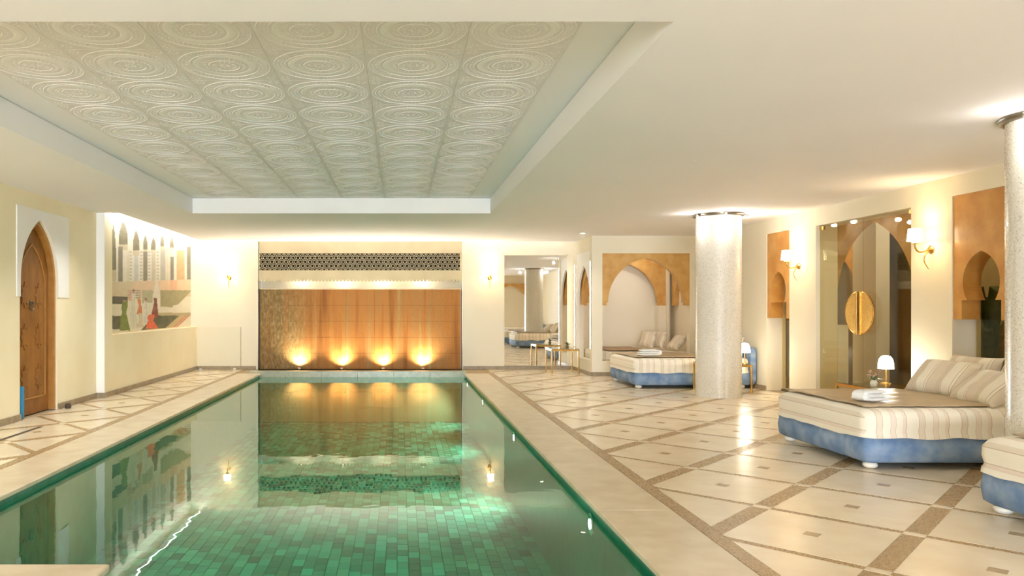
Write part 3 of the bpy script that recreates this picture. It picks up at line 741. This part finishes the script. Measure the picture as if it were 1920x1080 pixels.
sconce((-3.59, YB, 1.93), 0, 'brass wall sconce with a glowing shade, left of the copper water wall')
sconce((1.885, YB, 1.93), 0, 'brass wall sconce with a glowing shade, between the water wall and the mirror')
sconce((XR, 8.02, 1.93), R(-90), 'brass wall sconce between the glass door and the wider ochre panel')
sconce((XR, 10.68, 1.90), R(-90), 'brass wall sconce between the glass door and the narrow ochre panel')

# ================================================================== WATER WALL LIGHTS
for i, (px, nm) in enumerate(((560, 'leftmost'), (640, 'second from the left'), (718, 'second from the right'), (793, 'rightmost'))):
    X = (px - 750) * 15.45 / 1390
    r = tag(empty('uplight', (X, 15.53, -.005)), 'small uplight washing the copper water wall, %s of four' % nm, 'uplight', 'uplights at the water wall')
    MB().lathe([(.045, 0), (.045, .035), (.038, .04), (.038, .03)], 16).build('housing', 'dark_metal', r, smooth=True)
    MB().lathe([(.0, .031), (.037, .031), (.037, .033), (.0, .034)], 16).build('lens', 'lamp_glow', r)
    light('uplight_beam', 'SPOT', (X, 15.53, .048), 115, (1, .88, .70), .03, aim=(0, .12, 1), spot=140, blend=1)
    r = tag(empty('downlight', (X, 15.86, 1.99)), 'small spot behind the scalloped fascia, %s of four' % nm, 'downlight', 'spots behind the fascia')
    MB().lathe([(.03, 0), (.034, .01), (.034, .06), (.0, .062)], 14).build('housing', 'chrome', r, smooth=True)
    MB().lathe([(.0, -.001), (.028, 0), (.028, .004), (.0, .004)], 14).build('lens', 'lamp_glow', r)
    MB().tube([(0, 0, .06), (0, -.0, .10), (0, .19, .10)], .006, 6).build('bracket', 'chrome', r)
    light('fascia_spot', 'POINT', (X, 15.86, 1.955), 2.4, SOFT, .03)

# ================================================================== POOL LIGHTS
for i, (y, nm) in enumerate(((5.02, 'nearest'), (8.37, 'second nearest'), (11.5, 'third nearest'), (14.1, 'farthest'))):
    r = tag(empty('pool_light', (PX1 - .005, y, -.165)), 'round underwater pool light in the right pool wall, %s of four' % nm, 'pool light', 'underwater pool lights')
    MB().lathe([(.075, 0), (.078, -.008), (.066, -.016), (.055, -.012)], 24, (0, 0, 0), 'X').build('ring', 'chrome', r, smooth=True)
    MB().lathe([(.0, -.014), (.03, -.013), (.055, -.008), (.055, -.002), (.0, -.002)], 24, (0, 0, 0), 'X').build('lens', 'pool_lens', r, smooth=True)
    light('pool_beam', 'SPOT', (PX1 - .05, y, -.18), 85, (1, .97, .88), .05, aim=(-1, 0, -.8), spot=120, blend=.7)

# ================================================================== CEILING DOWNLIGHTS
def downlight(x, y, label, power=40, spot=95):
    r = tag(empty('ceiling_downlight', (x, y, H)), label, 'downlight', 'recessed ceiling downlights')
    MB().lathe([(.05, 0), (.058, -.004), (.052, -.008), (.042, -.006), (.042, -.001)], 20).build('trim_ring', 'chrome', r, smooth=True)
    MB().lathe([(.0, -.003), (.041, -.003), (.041, -.001), (.0, -.001)], 20).build('lens', 'lamp_glow', r)
    light('downlight_beam', 'SPOT', (x, y, H - .02), power, SOFT, .04, aim=(0, 0, -1), spot=spot, blend=.9)
downlight(3.35, 13.6, 'small recessed downlight in the low ceiling near the mirror', 26)
def pinhole(x, y, label, power, spot=125):  # invented small fixtures, added to brighten the decks and the ceiling by bounce
    r = tag(empty('fill_pinhole', (x, y, H)), label, 'downlight', 'added pinhole fill lights over the decks')
    MB().lathe([(.016, 0), (.022, -.002), (.018, -.004), (.013, -.003), (.013, -.001)], 14).build('trim_ring', 'white_paint', r, smooth=True)
    light('pinhole_fill', 'SPOT', (x, y, H - .012), power, SOFT, .02, aim=(0, 0, -1), spot=spot, blend=1)
for x, ys, side, pw in ((2.75, (6.9, 9.3, 12.0), 'right', (14, 34, 40)), (-3.5, (4.6, 7.0, 9.4), 'left', (80, 80, 80))):
    for y, nm, p in zip(ys, ('nearest', 'middle', 'farthest'), pw): pinhole(x, y, 'added pinhole fill light in the ceiling over the %s deck, %s of three' % (side, nm), p)
for x, y, nm in ((3.0, .8, 'on the right'), (-3.6, .8, 'on the left'), (-.8, .6, 'in the middle')):  # unseen fill lights added to brighten the near end of the hall
    downlight(x, y, 'added unseen fill downlight in the ceiling behind the camera, %s' % nm, 22, 120)

# ================================================================== DAYBEDS
def daybed_meshes(wy):
    """a daybed: head at +X, foot corner at local (0,0); 1.95 long, wy wide"""
    Lx = 1.86
    d = {}
    rs = [rrect(.03, Lx, .03, wy - .03, .05, .055), rrect(.0, Lx, .0, wy, .06, .075), rrect(-.012, Lx, -.012, wy + .012, .07, .16), rrect(0, Lx, 0, wy, .06, .25), rrect(.03, Lx - .02, .03, wy - .03, .05, .27)]
    d['base'] = MB().loft(rs).mesh('base', 'blue_velvet', smooth=True, angle=60)
    rings = []
    for k, (ins, z) in enumerate(((.05, .268), (.012, .272), (-.012, .285), (-.005, .31), (-.015, .36), (-.012, .42), (.012, .462), (.05, .480), (.12, .486))):
        rg = []
        for q, p in enumerate(rrect(ins, Lx - .01, ins, wy - ins, .09, z, 6)): 
            rg.append((p[0], p[1], p[2]))
        rings.append(rg)
    d['mattress'] = MB().loft(rings).mesh('mattress', 'striped_sheet', smooth=True, angle=60)
    # wavy hem of the sheet hanging over the base
    hem = MB(); ring0 = []; ring1 = []; pts = rrect(-.012, Lx - .01, -.012, wy + .012, .09, .29, 6); dense = []
    for i in range(len(pts)):
        a, b = Vector(pts[i]), Vector(pts[(i + 1) % len(pts)]); k = max(1, int((b - a).length / .05))
        dense += [a.lerp(b, t / k) for t in range(k)]
    cen = Vector((Lx / 2, wy / 2, 0)); n_ = len(dense)
    for p in dense:
        dirv = (p - cen); dirv.z = 0; dirv.normalize()
        q = p + dirv * (.008 + .006 * noise.noise(p * 9)); ring0.append(p + dirv * .003); ring1.append((q.x, q.y, .252 + .018 * noise.noise(p * 5 + Vector((3, 1, 0)))))
    hem.add(ring0 + ring1, [(i, (i + 1) % n_, n_ + (i + 1) % n_, n_ + i) for i in range(n_)])
    d['sheet_hem'] = hem.mesh('sheet_hem', 'striped_sheet', smooth=True)
    hb = MB(); pr = [(p[0], p[1]) for p in rrect(.0, wy, .0, .66 - .055, .09, 0, 6)]
    hb.prism([(y, z + .055) for y, z in pr], 'YZ', Lx, Lx + .10)
    d['headboard'] = hb.mesh('headboard', 'blue_velvet')
    prof = [(.0, 0)] + [(.055 * math.sin(R(a)) ** .8, .03 - .03 * math.cos(R(a))) for a in range(15, 166, 15)] + [(.0, .06)]
    d['foot'] = MB().lathe(prof, 18).mesh('foot', 'foot_white', smooth=True, angle=80)
    return d
DB = daybed_meshes(1.40)
def daybed(x, y, wy, label):
    r = tag(empty('daybed', (x, y, 0)), label, 'daybed', 'blue daybeds')
    for k in ('base', 'mattress', 'headboard'):
        o = put(k, DB[k], r)
        if k == 'headboard':
            md_ = o.modifiers.new('bevel', 'BEVEL'); md_.width = .03; md_.segments = 3; md_.limit_method = 'ANGLE'
        if k == 'mattress': put('sheet_hem', DB['sheet_hem'], o)
    for fx in (.09, 1.75):
        for fy in (.09, wy - .09): put('foot', DB['foot'], r, (fx, fy, 0))
    return r
B1, B2, B3 = (3.72, 5.92), (3.76, 11.88), (3.72, 3.37)
daybed(*B1, 1.40, 'blue velvet daybed with striped mattress and a row of pillows, in the right foreground')
daybed(*B2, 1.40, 'blue velvet daybed partly hidden by the mosaic column, before the alcove')
daybed(*B3, 1.40, 'blue velvet daybed cut off at the lower right corner, only its corner showing')
daybed(3.72, .55, 1.40, 'blue velvet daybed behind the picture edge, nearest the camera')

def coverlet(x, y, x1, y0, y1, label, seed, m_='taupe_satin', z=.498, x0=.06, parent=None):
    NX, NY = 36, 28; vs = []; 
    for j in range(NY + 1):
        for i in range(NX + 1):
            u, v = i / NX, j / NY
            # right end rounded off like a tongue, edges slightly wavy
            vv = 2 * v - 1
            xe = x1 - .16 * abs(vv) ** 3
            px = x0 + (xe - x0) * u; py = y0 + (y1 - y0) * v
            wv = .010 * noise.noise(Vector((px * 2.2 + seed, py * 5, seed))) + .006 * noise.noise(Vector((px * 9, py * 3, seed + 4)))
            drop = 0
            vs.append((px + .012 * noise.noise(Vector((py * 6, seed, 2))), py + .012 * noise.noise(Vector((px * 6, seed, 5))), z + .010 + wv * .7 - drop))
    fs = [(j * (NX + 1) + i, j * (NX + 1) + i + 1, (j + 1) * (NX + 1) + i + 1, (j + 1) * (NX + 1) + i) for j in range(NY) for i in range(NX)]
    o = MB().add(vs, fs).build('coverlet', m_, None, (x, y, 0), smooth=True)
    sd = o.modifiers.new('solid', 'SOLIDIFY'); sd.thickness = .012; sd.offset = -1
    return tag(o, label, 'bed cover', 'satin coverlets')
coverlet(*B1, 1.26, .11, 1.34, 'taupe satin coverlet spread over the foreground daybed', 1.0)
coverlet(*B2, 1.32, .13, 1.34, 'taupe coverlet spread over the daybed before the alcove', 5.0)
coverlet(*B3, 1.50, .13, 1.30, 'taupe coverlet on the daybed at the lower right corner', 8.0, x0=.14)

def pillow_mesh(wd, ht, th, seed, m_):
    n = 18; mb = MB()
    def pt(i, j, s):
        u, v = 2 * i / n - 1, 2 * j / n - 1
        t = th / 2 * ((1 - u ** 4) * (1 - v ** 4)) ** .55
        x = wd / 2 * u * (1 - .07 * (1 - v * v) * abs(u)); z = ht / 2 * v * (1 - .07 * (1 - u * u) * abs(v))
        t *= 1 + .18 * noise.noise(Vector((u * 1.7 + seed, v * 1.7, s)))
        return (x, s * t, z)
    for s in (1, -1):
        mb.add([pt(i, j, s) for j in range(n + 1) for i in range(n + 1)],
               [(j * (n + 1) + i, j * (n + 1) + i + 1, (j + 1) * (n + 1) + i + 1, (j + 1) * (n + 1) + i) for j in range(n) for i in range(n)])
    return mb.mesh('pillow', m_, smooth=True, weld=True, angle=75)
PM = [pillow_mesh(.62, .40, .17, 1.3, 'striped_pillow'), pillow_mesh(.58, .40, .17, 4.1, 'striped_pillow'), pillow_mesh(.42, .36, .15, 2.2, 'alcove_stripe')]
def pillow(k, loc, rot, label, group):
    return tag(put('pillow', PM[k], None, loc, rot), label, 'pillow', group)
# wide axis of a pillow along world Y, leaning back towards the head of the bed (+X)
def lean(k, x, y, z, tilt, yaw, label, group): return pillow(k, (x, y, z), (R(-tilt), 0, R(-90 + yaw)), label, group)
lean(0, 5.06, 6.92, .645, 40, 7, 'striped beige pillow leaning at the front on the foreground daybed, left one', 'pillows on the foreground daybed')
lean(1, 4.97, 6.27, .615, 48, -6, 'striped cream pillow leaning at the front on the foreground daybed, right one', 'pillows on the foreground daybed')
lean(1, 5.36, 6.98, .665, 26, 3, 'striped beige pillow behind the left front pillow, against the headboard', 'pillows on the foreground daybed')
lean(0, 5.36, 6.34, .665, 26, -2, 'striped cream pillow behind the right front pillow, against the headboard', 'pillows on the foreground daybed')
lean(0, 5.42, 12.25, .66, 35, 3, 'striped pillow on the daybed before the alcove, nearer one', 'pillows on the alcove daybed')
lean(1, 5.42, 12.9, .66, 35, -3, 'striped pillow on the daybed before the alcove, farther one', 'pillows on the alcove daybed')

# towels: a thick folded towel, layers joined by a round fold
def towel_mesh(Lw, Wd, th):
    mb = MB(); lay = 3
    for k in range(lay):
        z0 = k * th; ins = .012 * k
        rg = []
        for (i_, z) in ((.03, z0 + .001), (.008, z0 + th * .25), (.0, z0 + th * .5), (.008, z0 + th * .78), (.035, z0 + th * .99)):
            rg.append(rrect(-Lw / 2 + i_ + ins, Lw / 2 - i_ - ins * .4, -Wd / 2 + i_ + ins, Wd / 2 - i_ - ins, .055, z, 6))
        mb.loft(rg)
    for s in (1,):
        mb.tube([(Lw / 2 - .012, -Wd / 2 + .06, th * 1.5), (Lw / 2 - .012, Wd / 2 - .06, th * 1.5)], th * 1.25, 14)
    return mb.mesh('folded_towel', 'towel', smooth=True, angle=70)
TM = towel_mesh(.26, .22, .030)
tag(put('folded_towel', TM, None, (3.98, 6.27, .518), (0, 0, R(200))), 'folded white towel on the corner of the foreground daybed', 'towel', 'folded white towels')
TM2 = towel_mesh(.36, .22, .034)
tag(put('folded_towel', TM2, None, (4.06, 12.12, .518), (0, 0, R(5))), 'folded white towel on the daybed before the alcove', 'towel', 'folded white towels')

# ================================================================== ALCOVE BEDDING
al = MB(); al.loft([rrect(3.82, 5.64, AY + .17, 15.47, .03, z, 3) if k else rrect(3.84, 5.62, AY + .19, 15.45, .03, z, 3) for k, z in enumerate((.286, .30, .43, .455))])
tag(al.build('alcove_mattress', 'alcove_stripe', smooth=True, angle=50), 'striped mattress filling the arched alcove', 'mattress')
vs = []; NX, NY = 24, 16
for j in range(NY + 1):
    for i in range(NX + 1):
        x = 4.02 + .80 * i / NX; y = AY + .22 + 1.15 * j / NY; vs.append((x, y, .474 + .008 * noise.noise(Vector((x * 4, y * 5, 0)))))
o = MB().add(vs, [(j * (NX + 1) + i, j * (NX + 1) + i + 1, (j + 1) * (NX + 1) + i + 1, (j + 1) * (NX + 1) + i) for j in range(NY) for i in range(NX)]).build('coverlet', 'brown_cover', smooth=True)
sd = o.modifiers.new('solid', 'SOLIDIFY'); sd.thickness = .012; sd.offset = -1
tag(o, 'brown coverlet spread over the mattress inside the alcove', 'bed cover')
pillow(2, (5.04, 15.06, .655), (R(-18), 0, R(-70)), 'small striped pillow standing in the alcove, leftmost of three', 'pillows in the alcove')
pillow(2, (5.24, 15.02, .655), (R(-18), 0, R(-75)), 'small striped pillow standing in the alcove, middle of three', 'pillows in the alcove')
pillow(2, (5.46, 14.62, .615), (R(-40), 0, R(-85)), 'small striped pillow slumped in the alcove, rightmost of three', 'pillows in the alcove')

# ================================================================== TABLES AND LAMPS
def table(x0, x1, y0, y1, h, label):
    r = tag(empty('side_table', ((x0 + x1) / 2, (y0 + y1) / 2, 0)), label, 'table', 'gold side tables')
    a, b = (x1 - x0) / 2, (y1 - y0) / 2; t = .013
    for sx in (-1, 1):
        for sy in (-1, 1):
            MB().box(sx * (a - t) - t, sx * (a - t) + t, sy * (b - t) - t, sy * (b - t) + t, 0, h - .002).build('leg', 'brass', r, bevel=.003)
    for sy in (-1, 1): MB().box(-a + 2 * t, a - 2 * t, sy * (b - t) - t, sy * (b - t) + t, h - .035, h - .002).build('rail', 'brass', r)
    for sx in (-1, 1): MB().box(sx * (a - t) - t, sx * (a - t) + t, -b + 2 * t, b - 2 * t, h - .035, h - .002).build('rail', 'brass', r)
    MB().box(-a + .004, a - .004, -b + .004, b - .004, h - .002, h + .008).build('glass_top', 'table_glass', r, bevel=.002)
    return r
table(5.02, 5.60, 7.85, 8.55, .44, 'gold framed side table with a glass top between the foreground daybed and the glass door')
table(4.66, 5.32, 11.18, 11.80, .44, 'gold framed side table just behind the mosaic column')
table(2.95, 3.50, 14.45, 15.05, .49, 'gold framed side table with a glass top in front of the mirror')
table(2.40, 2.85, 15.0, 15.4, .42, 'low gold side table in front of the mirror, left one') if False else None
def table_lamp(x, y, z, label, power):
    r = tag(empty('table_lamp', (x, y, z)), label, 'table lamp', 'small table lamps')
    MB().lathe([(.0, 0), (.05, 0), (.05, .01), (.02, .018), (.0, .018)], 20).build('base', 'brass', r, smooth=True)
    MB().lathe([(.008, .016), (.007, .20), (.0, .20)], 12).build('stem', 'brass', r, smooth=True)
    MB().lathe([(.078, .17), (.076, .22), (.066, .275), (.045, .308), (.0, .318)], 24).build('shade', 'lamp_glow', r, smooth=True, angle=80)
    light('table_lamp_light', 'POINT', (x, y, z + .15), power, WARM, .04)
table_lamp(5.44, 8.30, .448, 'small gold table lamp with a glowing dome shade beside pink flowers', 7)
table_lamp(5.245, 11.28, .448, 'small glowing table lamp just right of the mosaic column', 7)
# vase of pink flowers
r = tag(empty('flower_vase', (5.15, 8.06, .448)), 'small white vase of pink flowers on the gold side table', 'flowers')
MB().lathe([(.0, 0), (.026, 0), (.036, .02), (.034, .045), (.022, .06), (.024, .068), (.02, .066), (.0, .05)], 18).build('vase', 'ceramic', r, smooth=True)
for k in range(9):
    a = k * 2.4; rr = .02 + .045 * (k / 9); hx, hy, hz = rr * math.cos(a) * 1.3, rr * math.sin(a) * 1.3, .13 + .03 * math.sin(k * 1.7)
    st = MB().tube([(0, 0, .05), (hx * .5, hy * .5, .09), (hx, hy, hz)], .0025, 5).build('stem', 'leaf', r)
    fl = MB()
    for q in range(7):
        b_ = q * 2 * math.pi / 7; px_, py_ = math.cos(b_), math.sin(b_)
        fl.add([(hx, hy, hz), (hx + .014 * px_ - .006 * py_, hy + .014 * py_ + .006 * px_, hz + .010), (hx + .024 * px_, hy + .024 * py_, hz + .006), (hx + .014 * px_ + .006 * py_, hy + .014 * py_ - .006 * px_, hz + .010)], [(0, 1, 2, 3)])
    fl.lathe([(.0, -.004), (.009, 0), (.008, .012), (.0, .016)], 8, (hx, hy, hz)); fl.build('blossom', 'petal', r)
for k in range(6):
    a = k * 1.05 + .3; ca, sa = math.cos(a), math.sin(a)
    MB().add([(0, 0, .06), (.04 * ca - .014 * sa, .04 * sa + .014 * ca, .085), (.085 * ca, .085 * sa, .08), (.04 * ca + .014 * sa, .04 * sa - .014 * ca, .085)], [(0, 1, 2, 3)]).build('leaf', 'leaf', r)
# small plant on the table before the mirror
def tuft(name, loc, label, n, ln, pot_r, mt='ceramic', cat='plant'):
    r = tag(empty(name, loc), label, cat)
    MB().lathe([(.0, 0), (pot_r * .75, 0), (pot_r, pot_r * 1.4), (pot_r * .9, pot_r * 1.4), (.0, pot_r * 1.2)], 18).build('pot', mt, r, smooth=True)
    for k in range(n):
        a = k * 2.39996; ca, sa = math.cos(a), math.sin(a); el = .5 + .5 * ((k * 7) % 5) / 5; z0 = pot_r * 1.25; wd = ln * .09
        pts = [(0, 0), (ln * .4 * (1.2 - el), ln * .45 * el), (ln * .8 * (1.2 - el * .8), ln * .75 * el), (ln * (1.15 - el * .6), ln * .7 * el)]
        vs = []
        for q, (d_, z_) in enumerate(pts):
            w_ = wd * (.4, 1, .8, .05)[q]; vs += [(d_ * ca - w_ * sa, d_ * sa + w_ * ca, z0 + z_), (d_ * ca + w_ * sa, d_ * sa - w_ * ca, z0 + z_)]
        MB().add(vs, [(0, 1, 3, 2), (2, 3, 5, 4), (4, 5, 7, 6)]).build('leaf', 'leaf', r)
    return r
tuft('potted_plant', (3.32, 14.72, .498), 'tiny dark green plant in a pot on the table before the mirror', 14, .11, .035, 'dark_metal')
tuft('potted_palm', (6.85, 8.62, 0), 'leafy palm in a white pot seen through the nearer ochre arch', 26, .9, .22).scale = (.75, .75, 1.75)

# ================================================================== MIRROR, SCREEN, SMALL THINGS
r = tag(empty('wall_mirror', (2.85, YB - .001, 0)), 'tall wall mirror on the end wall, reflecting the daybeds', 'mirror')
MB().box(-.66, .66, -.024, -.021, BH + .005, 2.40).build('mirror_glass', 'mirror', r)
MB().box(-.68, -.66, -.028, 0, BH, 2.42).box(.66, .68, -.028, 0, BH, 2.42).box(-.68, .68, -.028, 0, 2.40, 2.42).build('frame', 'plaster', r)
MB().box(-.66, .66, -.021, 0, BH + .005, 2.40).build('backing', 'dark_metal', r)
r = tag(empty('glass_screen', (-3.76, 15.30, 0)), 'low frameless glass screen standing before the left end of the back wall', 'glass screen')
MB().box(-.49, .48, -.005, .005, .008, .90).build('pane', 'clear_glass', r)
MB().box(.472, .48, -.008, .008, .0, .90).build('edge_profile', 'base_stone', r)
for xx in (-.35, .35): MB().box(xx - .03, xx + .03, -.015, .015, 0, .05).build('clamp', 'chrome', r, bevel=.003)
r = tag(empty('blue_roll', (XL - .045, 8.63, 0)), 'slim blue roll standing upright in the arched wooden doorway', 'foam roll')
MB().lathe([(.0, .01), (.042, .01), (.046, .02), (.046, .36), (.04, .38), (.0, .38)], 16).build('roll', 'blue_plastic', r, smooth=True)
MB().tube([(0, -.02, .36), (0, -.03, .78)], .010, 8).build('handle', 'blue_plastic', r)
tag(MB().lathe([(.0, 0), (.035, 0), (.04, .03), (.03, .06), (.0, .07)], 14).build('door_stop', 'rubber', None, (XL + .09, 9.58, .001), smooth=True), 'small dark door stop on the floor beside the wooden door', 'door stop')
r = tag(empty('floor_drain', (-3.92, 7.1, 0)), 'dark narrow slot drain in the floor along the left wall', 'drain')
MB().box(-.022, .022, -1.0, 1.0, -.003, .0015).build('channel', 'rubber', r)
for s in (-1, 1): MB().box(s * .026 - .004, s * .026 + .004, -1.0, 1.0, -.003, .0022).build('edge', 'base_stone', r)
# upright strips of light on both sides of the alcove side opening
for yy, nm in ((14.18, 'nearer'), (15.46, 'farther')):
    r = tag(empty('light_strip', (AX0 - .001, yy, .5)), 'upright strip of light beside the alcove side arch, %s one' % nm, 'light strip', 'upright light strips')
    MB().box(-.010, 0, -.014, .014, 0, 1.7).build('profile', 'chrome', r)
    MB().box(-.013, -.010, -.010, .010, .01, 1.69).build('diffuser', 'led', r)
# fill lights added in the corridor and alcove, without any fixture
light('corridor_fill', 'POINT', (7.0, 9.6, 2.5), 16, WARM, .08)
light('corridor_fill', 'POINT', (6.8, 7.6, 2.4), 3, (1, .85, .55), .08)
light('corridor_fill', 'POINT', (6.6, 12.4, 2.5), 14, WARM, .08)
light('alcove_fill', 'POINT', (4.7, 14.95, 2.55), 7, SOFT, .06)
